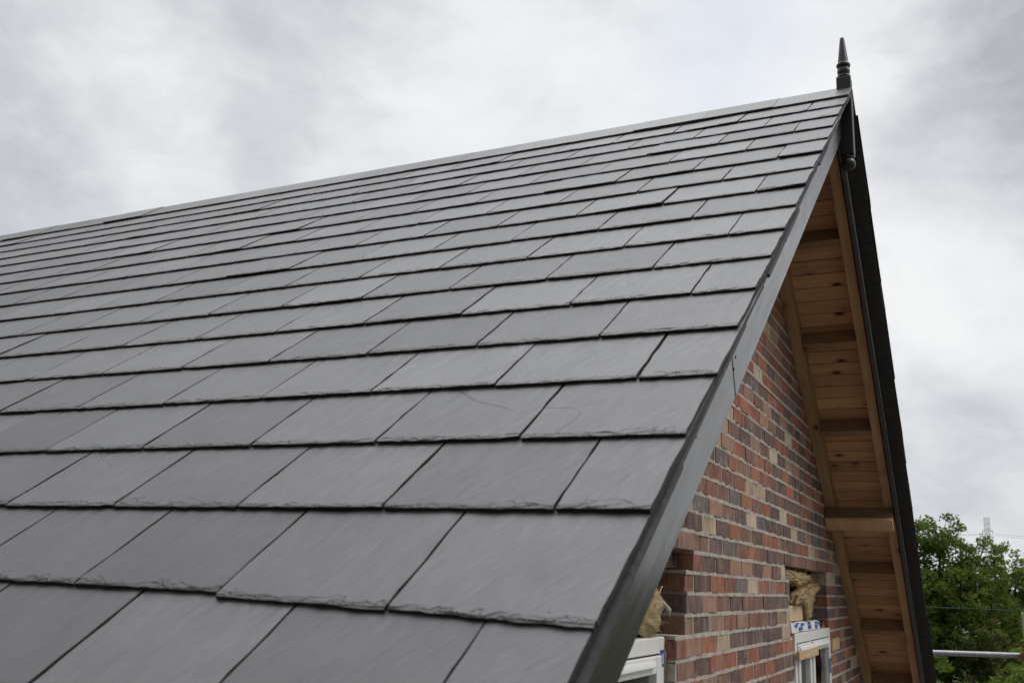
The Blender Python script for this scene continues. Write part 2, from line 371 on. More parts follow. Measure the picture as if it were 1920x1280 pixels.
def slate_slope(name, frame, length, fine):
    mb = MB(); mb.edge = []; em = MB(); th = 0.0090
    nrow = int((TEAVES - T0)/G) + 1
    rs = random.Random(11 if frame is near else 23)
    fl = flip(frame)
    for k in range(1, nrow):                   # the ridge wings stand in for the first course
        tt = T0 + k*G
        half = (k % 2 == 1)                    # every other course starts with a half slate at the verge
        a1 = 0.0 if frame is near else .010; i = 0
        while a1 > -length:
            wdt = SW*0.5 if (half and i == 0) else SW
            a0 = a1 - wdt
            gap = rs.uniform(.0016, .0036); gl = rs.uniform(.0016, .0036)
            if fine and a1 > -1.6: gap += rs.uniform(0, .0015)
            xa, xb = a0 + gl, a1 - (gap if i else rs.uniform(-.004, .006))
            off = rs.gauss(0, .0016); rot = rs.gauss(0, .0035)
            if fine and k == 16 and i == 0: off -= .022; rot = -.05
            if fine and k == 16 and i == 1: off -= .010; rot = -.03
            lift, liftl = rs.uniform(0, .0014), rs.uniform(0, .0014)
            lr = rs.random()
            if lr < .05 and tt < 2.6: lift, liftl = rs.uniform(.001, .004), rs.uniform(.002, .0055)
            elif lr < .13: lift, liftl = rs.uniform(.002, .006), rs.uniform(0, .0015)
            thk = th*rs.uniform(.8, 1.2); tint = min(1, max(0, rs.gauss(.5, .2)))
            wt_ = xb - xa
            nx = (18 if tt > 2.2 else 10) if fine and a1 > -4.5 else (5 if fine else 3)
            if wdt < SW*.7: nx = max(2, nx//2 + 1)
            L = min(2*G + .075, tt - .004)
            ss = [None, .014, .045, .085, .125, .165, .205, G + .02, L] if fine and a1 > -4 and tt > 1.4 else [None, .016, .055, G*.55, G + .02, L] if fine else [None, .05, G + .02, L]
            uo, vo, ur = rs.uniform(0, 50), rs.uniform(0, 50), rs.gauss(-.45, .16)
            cr, sr = math.cos(ur), math.sin(ur)
            # dressed tail: low-frequency scallops plus nicks
            ph = rs.uniform(0, 6.28); ph2 = rs.uniform(0, 6.28); fr = rs.uniform(18, 38)
            corner = rs.random()
            rows_t = []; tailb = []
            for c in range(nx+1):
                q = c/nx; x = xa + wt_*q
                e = .0009*math.sin(fr*x+ph) + .0007*math.sin(3.1*fr*x+ph2) + rs.uniform(-.0013, .0013)
                chip = .0035 + .006*max(0, math.sin(fr*1.7*x+ph2)) + rs.random()**3*.012
                if corner < .16 and q > .93: e += rs.uniform(.002, .005) if fine else rs.uniform(.003, .010)
                if corner > .86 and q < .07: e += rs.uniform(.002, .005) if fine else rs.uniform(.003, .010)
                dl = off + rot*(q-.5)*wt_
                hl = lift*(q) + liftl*(1-q)
                colp = []
                for j, s_ in enumerate(ss):
                    s2 = (e + chip) if s_ is None else min(s_, L - .02*(len(ss)-1-j))
                    hh = hl*(1 - min(1, s2/L)) - (th)*s2/G
                    if s_ is None: hh -= .0004
                    elif j < len(ss)-1: hh += rs.uniform(-.0005, .0005)
                    colp.append((x + (rs.uniform(-.0015, .0015) if c in (0, nx) else 0), tt - s2 - dl*(1 if j < len(ss) - 2 else .6), hh))
                # tail bottom edge: a step of lighter chamfer, then straight down to the bed
                colp = [(x, tt - e - dl, hl - thk*.22 + rs.uniform(-.0008, .0008))] + colp
                rows_t.append(colp); tailb.append((x, tt - e - dl - .001, hl - thk))
            def UV(pt): 
                u_, v_ = pt[0]-xa, pt[1]-tt
                return (u_*cr - v_*sr + uo, u_*sr + v_*cr + vo)
            for c in range(nx):
                A, B = rows_t[c], rows_t[c+1]
                for j in range(len(A)-1):
                    quad = [A[j], B[j], B[j+1], A[j+1]]
                    eq = [(z[0] - xa + uo*7, tt - z[1] - off) for z in quad]
                    if fl: quad.reverse(); eq.reverse()
                    mb.edge += eq
                    mb.face([frame(*q) for q in quad], tint, [UV(q) for q in quad])
                quad = [tailb[c], tailb[c+1], B[0], A[0]]
                if fl: quad.reverse()
                em.face([frame(*q) for q in quad], tint)
            # the two long edges
            for colp, tb, sgn in ((rows_t[0], tailb[0], -1), (rows_t[-1], tailb[-1], 1)):
                for j in range(len(colp)-1):
                    p0, p1 = colp[j], colp[j+1]
                    if j == 0: b0 = tb
                    else: b0 = (p0[0], p0[1], p0[2]-thk)
                    b1 = (p1[0], p1[1], p1[2]-thk)
                    quad = [b0, p0, p1, b1] if sgn < 0 else [b0, b1, p1, p0]
                    quad = quad[::-1] if (sgn < 0) != fl else quad
                    em.face([frame(*q) for q in quad], tint)
            # underside
            A, B = rows_t[0], rows_t[-1]
            quad = [(A[-1][0], A[-1][1], A[-1][2]-thk), (B[-1][0], B[-1][1], B[-1][2]-thk), tailb[-1], tailb[0]]
            if fl: quad.reverse()
            em.face([frame(*q) for q in quad], tint)
            a1 = a0; i += 1
    o = mb.build('roof_slope', M['slate'], house)
    e = em.build('slate_edge', M['edge'], o)
    return o
roof_near = slate_slope('roof_slope', near, LEN, True)
roof_far = slate_slope('roof_slope', far, 3.4, False)

# deck under the slates (felt and battens read as one dark sheet), undercloak strips along the verge
for frame, ro in ((near, roof_near), (far, roof_far)):
    mb = MB()
    x0 = -LEN
    c = [frame(x0, 0.05, -.055), frame(WX - .03, 0.05, -.055), frame(WX - .03, TEAVES-.06, -.055), frame(x0, TEAVES-.06, -.055)]
    d = [frame(x0, 0.05, -.032), frame(WX - .03, 0.05, -.032), frame(WX - .03, TEAVES-.06, -.032), frame(x0, TEAVES-.06, -.032)]
    mb.hexa(c + d); mb.build('underlay', M['dark'], ro)
    mb = MB(); rs = random.Random(3 if frame is near else 4)
    t = .03
    while t < TEAVES - .1:
        L = rs.uniform(.28, .34); o_ = rs.uniform(-.004, .005) + (.008 if frame is far else 0)
        mb.box((-.16, t, -.0335), (-.002 + o_, t + L - .003, -.0255 + rs.uniform(0, .002)), rs.random(), frame, .0008)
        t += L
    mb.build('undercloak', M['cut'], ro)

# slate ridge: two wings of small slates, each unit lapping the next a little
rs = random.Random(5)
mb = MB(); a1 = .002; i = 0
while a1 > -LEN:
    L = .36
    a0 = a1 - L; hh = rs.uniform(.0, .0025) if rs.random() < .75 else rs.uniform(.004, .008); tint = rs.gauss(.5, .2); wob = rs.uniform(-.003, .003)
    for frame in (near, far):
        hi, lo = .0050 + hh*.5, .0008 + hh
        wl = T0 + wob
        def q(a, t, h): return frame(a, t, h)
        u0 = rs.uniform(0, 30)
        n_ = 5; fl = flip(frame)
        for c in range(n_):
            b0, b1 = a0 - .012 + (L+.012)*c/n_, a0 - .012 + (L+.012)*(c+1)/n_
            j0, j1 = rs.uniform(-.002, .002), rs.uniform(-.002, .002)
            top = [(b0, wl + j0, lo), (b1, wl + j1, lo), (b1, -.004, hi), (b0, -.004, hi)]
            bot = [(b0, wl + j0, lo-.008), (b1, wl + j1, lo-.008), (b1, wl + j1, lo), (b0, wl + j0, lo)]
            for quad in (top, bot):
                qq = quad[::-1] if fl else quad
                mb.face([frame(*z) for z in qq], tint, [(z[0]+u0, z[1]) for z in qq])
        for aa, sg in ((a0 - .012, -1), (a1, 1)):
            quad = [(aa, wl, lo-.008), (aa, wl, lo), (aa, -.004, hi), (aa, -.004, hi-.010)]
            qq = quad if (sg < 0) == fl else quad[::-1]
            mb.face([frame(*z) for z in qq], tint)
    a1 = a0; i += 1
ridge = mb.build('ridge_capping', M['slate'], house)

# ------------------------------------------------------------------ bargeboards, soffit, gable ladder
BX0, BX1 = -.094, -.053
def board(frame, t0, t1, n0, n1, x0, x1, m, name, parent, bevel=.003, cut0=0.0, cut1=0.0, segs=1):
    mb = MB(); uo = random.uniform(0, 40)
    b = [(x0, t0 + cut0, n0), (x1, t0 + cut0, n0), (x1, t1 + cut1, n0), (x0, t1 + cut1, n0)]
    tp = [(x0, t0, n1), (x1, t0, n1), (x1, t1, n1), (x0, t1, n1)]
    c = b + tp
    if flip(frame): c = [c[k] for k in (1, 0, 3, 2, 5, 4, 7, 6)]
    uvs = [(q[1] + uo, q[2] + q[0]*.7) for q in c]
    # swap winding order to (x,y) counter-clockwise for either slope
    ring = lambda r: [r[0], r[3], r[2], r[1]]
    cc = ring(c[:4]) + ring(c[4:]); uu = ring(uvs[:4]) + ring(uvs[4:])
    mb.hexa([frame(*q) for q in cc], random.uniform(.35, .65), uu)
    return mb.build(name, m, parent, bevel=bevel)
JT = 3.105                                       # butt joint of the near bargeboard
board(near, .02, JT - .0012, -.212, -.034, BX0, BX1, M['paint'], 'bargeboard', house, cut0=.1, cut1=.055)
board(near, JT + .0012, TEAVES - .05, -.212, -.034, BX0, BX1 - .001, M['paint'], 'bargeboard', house, cut0=.055)
FX0, FX1 = -.087, -.066
bf = board(far, .02, TEAVES - .05, -.212, -.034, FX0, FX1, M['paint'], 'bargeboard', house, cut0=.1)
# bead along the lower arris of the far board
board(far, .12, TEAVES - .05, -.208, -.190, FX1 - .002, FX1 + .005, M['paint'], 'cover_strip', bf, bevel=.004)
bn = [o for o in house.children if o.name.startswith('bargeboard')]
for t_, n_ in ((JT - .03, -.085), (JT - .005, -.135), (JT + .03, -.150), (3.53, -.12), (JT + .05, -.07)):
    mb = MB(); q = Vector(near(BX1, t_, n_)); mb.tube([q - Vector((.002, 0, 0)), q + Vector((.0012, 0, 0))], .0034, 8); mb.build('nail_head', M['edge'], bn[0])

for frame in (near, far):
    t0s, t1s = .02, TEAVES - .05
    mb = MB(); t = t0s; rs = random.Random(9)
    while t < t1s:                               # tongue and groove sarking boards run out over the wall head
        bw = .098
        mb.box((WX - .02, t + .0025, -.051), (BX0 - .002, min(t1s, t + bw - .0025), -.038), rs.uniform(.1, .9), frame, 0.0, (0, 1), (rs.uniform(0, 30), rs.uniform(0, 9)))
        t += bw
    sof = mb.build('soffit', M['pine'], house, bevel=.0015)
    for x0, x1 in ((-.553 + .022, -.468), (-.152, BX0 - .002)):
        board(frame, .06, t1s, -.170, -.0515, x0, x1, M['rafter'], 'rafter', sof, cut0=.10)
    for tn in (.795, 1.53, 2.27, 3.72, 4.42, 5.15):
        board(frame, tn, tn + .047, -.162, -.0515, -.467, -.153, M['nog'], 'noggin', sof)
    if frame is far: 
        pu = board(frame, 2.985, 3.085, -.268, -.172, WX + .003, BX0 - .003, M['purlin_shade'], 'purlin', house)  # darker colour stands for shade on the purlin's upslope face
        board(frame, 2.980, 3.085, -.295, -.2695, WX + .003, BX0 - .003, M['purlin_lit'], 'lit_underside', pu)  # added strip, pale colour stands for light on the purlin's underside
    # dark filler above the boards so no sky shows between boards and slates
    mb = MB()
    mb.box((WX - .02, .05, -.0372), (BX0 - .003, t1s, -.0350), .5, frame)
    mb.build('felt', M['dark'], sof)

# ------------------------------------------------------------------ finial
fx = -.0345
mb = MB()
hw = .0345
mb.box((fx - hw, -hw, -.372), (fx + hw, hw, .052))
fin = mb.build('finial', M['finial'], house, bevel=.005)
mb = MB()
mb.lathe([(.031, .050), (.0325, .054), (.0335, .060), (.0335, .064), (.031, .068), (.0265, .071), (.0265, .075), (.0295, .081), (.0310, .090), (.0305, .100), (.0275, .109), (.0255, .113),
          (.0265, .117), (.0325, .120), (.0345, .126), (.0335, .132), (.029, .136), (.0270, .140), (.0258, .146), (.0115, .277), (.0095, .2835), (.005, .287), (.0004, .288)], fx, 0, 28)
mb.build('spire', M['finial'], fin, smooth=True)
mb = MB()
mb.lathe([(.030, -.373), (.0325, -.378), (.0325, -.384), (.027, -.389), (.030, -.395), (.0355, -.405), (.037, -.414), (.0345, -.427), (.026, -.438), (.012, -.4445), (.0005, -.446)][::-1], fx, 0, 28)
mb.build('drop_ball', M['finial'], fin, smooth=True)

# ------------------------------------------------------------------ gable wall, laid brick by brick
COURSE, BL, JW = .075, .225, .011
ZB = -2.3473                                     # centre of the bed joint over the openings
lw = (-2.66, -1.29); rw = (.945, 2.235)          # window openings in y
LZ = ZB - 4*COURSE                               # frame heads
def soffit_z(y): return -abs(y)*math.tan(P) - .165/CP
def opening(k, yc):
    """course k counts down from the joint ZB; yc is the middle of a brick. True inside an opening."""
    pass
rs = random.Random(21)
mb = MB(); mo = MB()
DEP = .102
def holes(k):
    """open intervals of y in course k (k = 0 is the first course under ZB, negative above)"""
    if k < 0: return []
    if k == 0: return [(-3.0, -1.062), (.752, 2.245)]
    if k <= 3: return [(-2.62, -1.170 + (.006 if k == 2 else 0)), (.862, 2.240)]
    if k < 19: return [(-2.66, -1.290), (.955 - (.01 if k % 2 else 0), 2.255)]
    return []
YMAX = 4.35
kmin = int((ZB + .25)/COURSE*1) - 2
def subtract(iv, hs):
    out = [iv]
    for h0, h1 in hs:
        nx = []
        for a, b in out:
            if h1 <= a or h0 >= b: nx.append((a, b)); continue
            if h0 > a: nx.append((a, h0))
            if h1 < b: nx.append((h1, b))
        out = nx
    return out
nk = int((7.0 + ZB)/COURSE)
for k in range(-28, nk):
    zt = ZB - k*COURSE - JW/2; zb = zt - COURSE + JW
    ymx = min(YMAX, (-(zb + .165/CP))/math.tan(P) - .0)
    if ymx < .06: continue
    if k < nk:
        # mortar slab for the course, a little behind the brick faces, front lumpy at the joints
        for a, b in subtract((-ymx, ymx), holes(k)):
            n_ = max(1, int((b-a)/.03)) if -12 < k < 9 and b > -2.2 else 1
            xs = [a + (b-a)*q/n_ for q in range(n_+1)]
            ins_a = .003 if a > -ymx + .01 else 0; ins_b = .003 if b < ymx - .01 else 0
            xs[0] += ins_a; xs[-1] -= ins_b
            zj = zt + JW
            # bed joint over the course: squeezed mortar, front edge between flush and 6 mm back
            pr_ = [(WX - .0005 + random.uniform(-.004, .005), random.uniform(-.0016, .0016), random.uniform(-.0016, .0016)) for _ in xs]
            for q in range(n_):
                y0, y1 = xs[q], xs[q+1]; f0, f1 = pr_[q], pr_[q+1]
                c = [(WX-.098, y0, zt - .002), (f0[0], y0, zt - .002 + f0[1]), (f1[0], y1, zt - .002 + f1[1]), (WX-.098, y1, zt - .002),
                     (WX-.098, y0, zj + .002), (f0[0], y0, zj + .002 + f0[2]), (f1[0], y1, zj + .002 + f1[2]), (WX-.098, y1, zj + .002)]
                mo.hexa(c)
            mo.box((WX - .096, xs[0], zb), (WX - .0025, xs[-1], zt))
    off = (.5 if k % 2 else 0)*BL + rs.uniform(-.008, .008) - .045
    y = -ymx - ((-ymx - off) % BL)
    while y < ymx:
        wj = rs.uniform(.007, .011)
        for a, b in subtract((max(y + wj/2, -ymx), min(y + BL - wj/2, ymx)), holes(k)):
            if b - a < .02: continue
            ti = rs.random(); fx_ = rs.uniform(-.002, .003)
            j = lambda s=.0016: rs.uniform(-s, s)
            x1 = WX + fx_; x0 = WX - DEP
            z0, z1 = zb + j(.0015), zt + j(.0015)
            # chamfered face: 8 front verts so the arris is not razor sharp
            ch = .0022
            mb.hexa([(x0, a, z0), (x1 - ch, a + j(), z0 + j()), (x1 - ch, b + j(), z0 + j()), (x0, b, z0), (x0, a, z1), (x1 - ch, a + j(), z1 + j()), (x1 - ch, b + j(), z1 + j()), (x0, b, z1)], ti)
            i0 = len(mb.v)
            v5 = mb.v[i0-8 + 1], mb.v[i0-8 + 2], mb.v[i0-8 + 6], mb.v[i0-8 + 5]
            inn = [(x1 + j(.0006), v5[0][1] + ch, v5[0][2] + ch), (x1 + j(.0006), v5[1][1] - ch, v5[1][2] + ch), (x1 + j(.0006), v5[2][1] - ch, v5[2][2] - ch), (x1 + j(.0006), v5[3][1] + ch, v5[3][2] - ch)]
            mb.face(inn, ti)
            for q in range(4):
                q2 = (q+1) % 4
                mb.face([v5[q], v5[q2], inn[q2], inn[q]], ti)
        y += BL
for q in range(4):
    ya = -1.30 + q*.062; mb.box((WX - .10, ya, ZB - COURSE + .010), (WX - .055 - .012*random.random(), ya + .062, ZB - .012 - .02*random.random()), .05, None, .006)
gable = mb.build('gable_wall', M['brick'], house)
mo.build('mortar', M['mortar'], gable)
# inner leaf of blockwork behind the cavity, with the same two openings
mb = MB(); XI0, XI1 = WX - .31, WX - .205
zlo, zhi = -7.0, -.62
def leaf(y0, y1, z0, z1): mb.box((XI0, y0, z0), (XI1, y1, z1))
leaf(-4.2, -2.7, -7, -3.3); leaf(2.3, 4.2, -7, -3.3); leaf(-4.2, -3.4, -3.29, -2.9)
leaf(-1.25, .90, -7, -2.2); leaf(-2.7, -1.2501, -7, -3.8); leaf(.9001, 2.3, -7, -3.8); leaf(-2.5, 2.5, -2.199, -2.0); leaf(-1.6, 1.6, -1.999, -1.5)
leaf(-.9, .9, -1.499, -.95); leaf(2.3, 3.2, -3.299, -2.6); leaf(-3.2, -2.7, -3.289, -2.6)
mb.build('inner_leaf', M['block'], house)
# side walls, back gable, floor and loft ceiling so the house is a closed box
for y0, y1 in ((-4.35, -4.05), (4.05, 4.35)):
    mb = MB(); mb.box((-LEN + .3, y0, -7.0), (WX - .104, y1, -3.55)); mb.build('side_wall', M['mortar'], house)
mb = MB()
mb.box((-LEN + .1, -4.34, -7.0), (-LEN + .29, 4.34, -3.52))
mb.face([(-LEN + .2, -4.34, -3.52), (-LEN + .2, 4.34, -3.52), (-LEN + .2, 0, -.35)]); mb.build('back_gable', M['mortar'], house)
mb = MB(); mb.box((-LEN + .3, -4.04, -4.35), (XI0 - .002, 4.04, -4.2)); mb.build('upper_floor', M['deckboard'], house)
mb = MB(); mb.box((-LEN + .3, -2.05, -1.95), (XI0 - .002, 2.05, -1.9)); mb.build('ceiling', M['plaster'], house)
mb = MB(); mb.box((-4.6, -4.04, -4.19), (-4.5, 4.04, -3.35)); mb.build('partition', M['plaster'], house)

# ------------------------------------------------------------------ windows
def window(y0, y1, ztop, zbot, xf, name='window', mullion=None, sash_gap=.055):
    """frame members butt at the corners; two casements with a drip bar each; xf is the face of the frame"""
    D = .07; S = .054
    mb = MB()
    mb.box((xf - D, y0, zbot), (xf, y0 + S, ztop)); mb.box((xf - D, y1 - S, zbot), (xf, y1, ztop))
    mb.box((xf - D, y0 + S + .0005, ztop - S), (xf, y1 - S - .0005, ztop)); mb.box((xf - D, y0 + S + .0005, zbot), (xf, y1 - S - .0005, zbot + S))
    ym = (y0 + y1)/2 if mullion is None else mullion
    mb.box((xf - D, ym - .03, zbot + S + .0005), (xf, ym + .03, ztop - S - .0005))
    wn = mb.build(name, M['upvc'], house, bevel=.004)
    wn.name = name
    for a, b in ((y0 + S, ym - .03), (ym + .03, y1 - S)):
        g_ = .004; xs = xf + .010; s = .056
        a += g_; b -= g_; zt, zb = ztop - S - g_, zbot + S + g_
        mb = MB()
        mb.box((xs - .06, a, zb), (xs, a + s, zt)); mb.box((xs - .06, b - s, zb), (xs, b, zt))
        mb.box((xs - .06, a + s + .0005, zt - s), (xs, b - s - .0005, zt)); mb.box((xs - .06, a + s + .0005, zb), (xs, b - s - .0005, zb + s))
        sa = mb.build('sash', M['upvc'], wn, bevel=.004)
        mb = MB(); mb.box((xs - .034, a + s, zb + s), (xs - .028, b - s, zt - s)); mb.build('pane', M['glass'], wn)
        mb = MB()
        mb.box((xf - .03, a - g_ + .0005, zt + .0005), (xf + .0005, b + g_ - .0005, zt + g_ - .0005)); mb.build('gasket', M['gasket'], wn)
    mb = MB(); zc = ztop - S - .026; a, b, xs = y0 + S + .02, y1 - S - .10, xf + .0105
    ci = [(xs, a, zc - .013), (xs + .013, a, zc - .012), (xs + .013, b, zc - .012), (xs, b, zc - .013),
          (xs, a, zc + .013), (xs + .010, a, zc + .006), (xs + .010, b, zc + .006), (xs, b, zc + .013)]
    mb.hexa(ci); mb.build('drip_bar', M['upvc'], wn, bevel=.004)
    return wn
wr = window(.955, 2.250, -2.700, -3.88, WX + .008, mullion=1.47)
wl = window(-2.63, -1.305, LZ + .005, -3.88, WX - .036)
for wn, xf, lst in ((wr, WX + .008, ((2.222, -3.030, -2.945, .048, .0), (2.150, -2.975, -2.885, .045, .010), (2.222, -3.25, -3.16, .048, .0))),
                    (wl, WX - .036, ((-1.331, -2.738, -2.685, .044, .0), (-1.392, -2.90, -2.80, .042, .010), (-1.331, -2.95, -2.88, .044, .0)))):
    for yc, z0, z1, wd_, px_ in lst:
        mb = MB(); mb.box((xf + px_ + .001, yc - wd_/2, z0), (xf + px_ + .0022, yc + wd_/2, z1)); tp = mb.build('protective_tape', M['tape'], wn)
        mb = MB(); mb.box((xf + px_ + .0024, yc - .004, z0 + (z1-z0)*.14), (xf + px_ + .0030, yc + .007, z0 + (z1-z0)*.78)); mb.build('print', M['whitefilm'], tp)
# a bead of foam in the gap beside the left frame
mb = MB(); rs = random.Random(8)
pts = []; z = LZ + .0
while z > -3.0:
    pts.append((WX - .045 + rs.uniform(-.006, .008), -1.297 + rs.uniform(-.003, .003), z)); z -= .018
mb.tube(pts, [rs.uniform(.006, .013) for _ in pts], 7); mb.build('foam_bead', M['foam'], wl, smooth=True)
mb = MB(); pts = [(WX - .03 + rs.uniform(-.006, .008), 2.262 + rs.uniform(-.004, .004), -2.66 - q*.016) for q in range(9)]
mb.tube(pts, [rs.uniform(.006, .016) for _ in pts], 7); mb.build('foam_bead', M['foam'], wr, smooth=True)

# ------------------------------------------------------------------ loose things left in the openings
def wool_blob(name, pts, radii, m, seed, squash=(1, 1, 1), amp=.35, n=28, hairs=800):
    rs = random.Random(seed); mb = MB()
    # dense tube with ragged surface
    P_ = [Vector(q) for q in pts]; fine = []; rad = []
    for i in range(len(P_)-1):
        for k in range(8):
            f_ = k/8; fine.append(P_[i].lerp(P_[i+1], f_)); rad.append(radii[i]*(1-f_) + radii[i+1]*f_)
    fine.append(P_[-1]); rad.append(radii[-1])
    mb.tube(fine, rad, n)
    c0 = sum(P_, Vector())/len(P_)
    vs = [Vector(q) for q in mb.v]; out = []
    from mathutils import noise
    for q in vs:
        near_ = min(fine, key=lambda z: (z-q).length)
        d = q - near_; k = 1 + amp*noise.noise(q*14 + Vector((seed, 0, 0))) + amp*.6*noise.noise(q*45)
        d = Vector((d.x*squash[0], d.y*squash[1], d.z*squash[2]))
        out.append(tuple(near_ + d*k))
    mb.v = out
    for _ in range(hairs):
        q = Vector(rs.choice(out)); near_ = min(fine, key=lambda z: (z-q).length); d = (q - near_)
        if d.length < 1e-4: continue
        d.normalize(); t_ = Vector((rs.uniform(-1, 1), rs.uniform(-1, 1), rs.uniform(-1, 1)))*.8
        e1 = q + (d + t_)*rs.uniform(.002, .008); e2 = e1 + (d*.3 + t_)*rs.uniform(.002, .010)
        mb.tube([q, e1, e2], [.0012, .0008, .0003], 3)
    return mb.build(name, m, smooth=True)
o = wool_blob('insulation_tuft', [(WX - .08, -1.46, LZ + .012), (WX - .07, -1.44, LZ + .06), (WX - .065, -1.41, LZ + .12), (WX - .075, -1.40, LZ + .165), (WX - .10, -1.42, LZ + .20)], [.055, .085, .080, .055, .022], M['wool'], 3, (.55, 1.25, 1), .30)
tag(o, 'yellow tuft of mineral wool stuffed above the left window frame', 'insulation')
mb = MB(); rs = random.Random(2)
pts = [(WX - .05, -1.335, LZ + .135), (WX - .040, -1.30, LZ + .115), (WX - .032, -1.262, LZ + .092), (WX - .036, -1.245, LZ + .072)]
mb.tube(pts, [.003, .007, .008, .002], 8); pts2 = [(WX - .05, -1.33, LZ + .14), (WX - .045, -1.31, LZ + .17), (WX - .046, -1.29, LZ + .172)]
mb.tube(pts2, [.003, .003, .0008], 5)
o = mb.build('cloth_scrap', M['scrap'], smooth=True); tag(o, 'small pale twisted scrap poking out beside the yellow wool tuft', 'scrap')

def wool_slab(name, poly, x0, x1, m, seed, hairs=1500):
    """a torn batt: its outline in (y, z), real thickness in x, split into strips whose fibres stick out"""
    rs = random.Random(seed); mb = MB(); n_ = len(poly)
    cy = sum(q[0] for q in poly)/n_; cz = sum(q[1] for q in poly)/n_
    ring = []
    for i in range(n_):
        a_, b_ = poly[i], poly[(i+1) % n_]
        for k in range(5):
            f_ = k/5; ring.append((a_[0]+(b_[0]-a_[0])*f_ + rs.uniform(-.007, .007), a_[1]+(b_[1]-a_[1])*f_ + rs.uniform(-.004, .004)))
    m_ = len(ring); L = 7; lay = []
    for j in range(L+1):
        x = x0 + (x1-x0)*j/L; sh = 1 - .05*rs.random() - (.10 if j in (0, L) else 0)
        lay.append([(x + rs.uniform(-.004, .004), cy + (q[0]-cy)*sh + rs.uniform(-.004, .004), cz + (q[1]-cz)*sh + rs.uniform(-.003, .003)) for q in ring])
    for j in range(L):
        for i in range(m_):
            i2 = (i+1) % m_; mb.face([lay[j][i], lay[j][i2], lay[j+1][i2], lay[j+1][i]])
    for lyr, xo, rev in ((lay[0], x0, True), (lay[-1], x1, False)):
        for fr in ((1.0, .72), (.72, .42), (.42, 0.0)):
            for i in range(m_):
                i2 = (i+1) % m_
                def P2(q, f_, i_): 
                    h = .006*mnoise.noise(Vector((q[1]*40, q[2]*40, seed + f_*9)))
                    return (q[0] + h, cy + (q[1]-cy)*f_, cz + (q[2]-cz)*f_)
                A, B, C2, D2 = P2(lyr[i], fr[0], i), P2(lyr[i2], fr[0], i2), P2(lyr[i2], fr[1], i2), P2(lyr[i], fr[1], i)
                pts = [A, B, C2, D2] if fr[1] else [A, B, (xo, cy, cz)]
                mb.face(pts[::-1] if rev else pts)
    for _ in range(hairs):
        q = Vector(rs.choice(rs.choice(lay))); d = Vector((rs.uniform(.2, 1), rs.uniform(-1, 1), rs.uniform(-1, 1)))
        e1 = q + d*rs.uniform(.004, .018); mb.tube([q, e1, e1 + Vector((rs.uniform(-1, 1), rs.uniform(-1, 1), rs.uniform(-1, 1)))*.008], [.0013, .0009, .0003], 3)
    return mb.build(name, m)
o = wool_slab('wool_insulation', [(.760, -2.412), (.760, -2.362), (1.09, -2.360), (1.486, -2.366), (1.74, -2.385), (1.69, -2.405), (1.475, -2.424), (1.227, -2.446), (1.156, -2.420), (.971, -2.414)], WX - .085, WX - .012, M['wool'], 5)
tag(o, 'pale flat slab of mineral wool along the top of the right opening', 'insulation')
o = wool_slab('insulation_batt', [(1.05, -2.55), (1.122, -2.497), (1.40, -2.452), (1.516, -2.430), (1.70, -2.4265), (1.80, -2.418), (1.93, -2.436), (1.733, -2.488), (1.60, -2.548), (1.555, -2.632), (1.40, -2.634), (1.374, -2.556), (1.22, -2.53)], WX - .060, WX + .008, M['wool2'], 6)
tag(o, 'brown torn batt of mineral wool leaning in the right opening', 'insulation')
mb = MB(); mb.box((WX - .060, .865, ZB - .289), (WX - .018, 1.375, ZB - .205), .7, None, .001, (1, 2))
o = mb.build('timber_block', M['board'], bevel=.002); tag(o, 'pale square board offcut standing on the film over the right window', 'board')
# packet of white film with blue printed squares lying on the frame head
mb = MB(); f0 = WX + .006
zt_ = -2.700 + .002
def film(y, z): return (f0 + .004*math.sin(y*9), y, z)
n_ = 12
for q in range(n_):
    ya, yb = .86 + 1.02*q/n_, .86 + 1.02*(q+1)/n_
    za, zb_ = [(-.0048*math.sin(v*14) - .004*v) for v in (ya, yb)]
    c = [(WX - .06, ya, zt_), (film(ya, 0)[0], ya, zt_ + za*.2 + .004), (film(yb, 0)[0], yb, zt_ + zb_*.2 + .004), (WX - .06, yb, zt_),
         (WX - .06, ya, zt_ + .05), (film(ya, 0)[0] - .006, ya, zt_ + .060 + za), (film(yb, 0)[0] - .006, yb, zt_ + .060 + zb_), (WX - .06, yb, zt_ + .05)]
    mb.hexa(c)
fl_ = mb.build('film_packet', M['whitefilm'], smooth=False); tag(fl_, 'white plastic packet printed with blue squares, lying on the right window frame', 'packet')
for yq, zq, sy, sz in ((.98, .032, .07, .015), (1.12, .012, .08, .018), (1.20, .036, .07, .014), (1.42, .012, .08, .022), (1.42, .038, .07, .013), (1.66, .010, .07, .022), (1.68, .036, .07, .014), (1.05, .046, .05, .008), (1.80, .03, .04, .012)):
    mb = MB(); xx = f0 + .0045 - .006*(zq/.06)
    mb.hexa([(xx - .004, yq, zt_ + zq), (xx + .002, yq, zt_ + zq), (xx + .002, yq + sy, zt_ + zq), (xx - .004, yq + sy, zt_ + zq),
             (xx - .004, yq, zt_ + zq + sz), (xx + .001, yq, zt_ + zq + sz), (xx + .001, yq + sy, zt_ + zq + sz), (xx - .004, yq + sy, zt_ + zq + sz)])
    mb.build('printed_square', M['tape'], fl_)
mb = MB(); mb.box((WX + .0195, .93, -2.838), (WX + .034, 1.585, -2.790), .6, None, .0015, (1, 2))
o = mb.build('timber_strip', M['offcut'], bevel=.002); tag(o, 'short timber strip fixed flat across the glass of the right window', 'timber strip')
mb = MB(); mb.box((WX + .004, 2.275, -2.85), (WX + .020, 2.62, -2.772), .6, None, .003, (1, 2))
o = mb.build('plywood_packer', M['offcut'], bevel=.002); tag(o, 'small wooden packer on the brickwork right of the right window', 'packer')

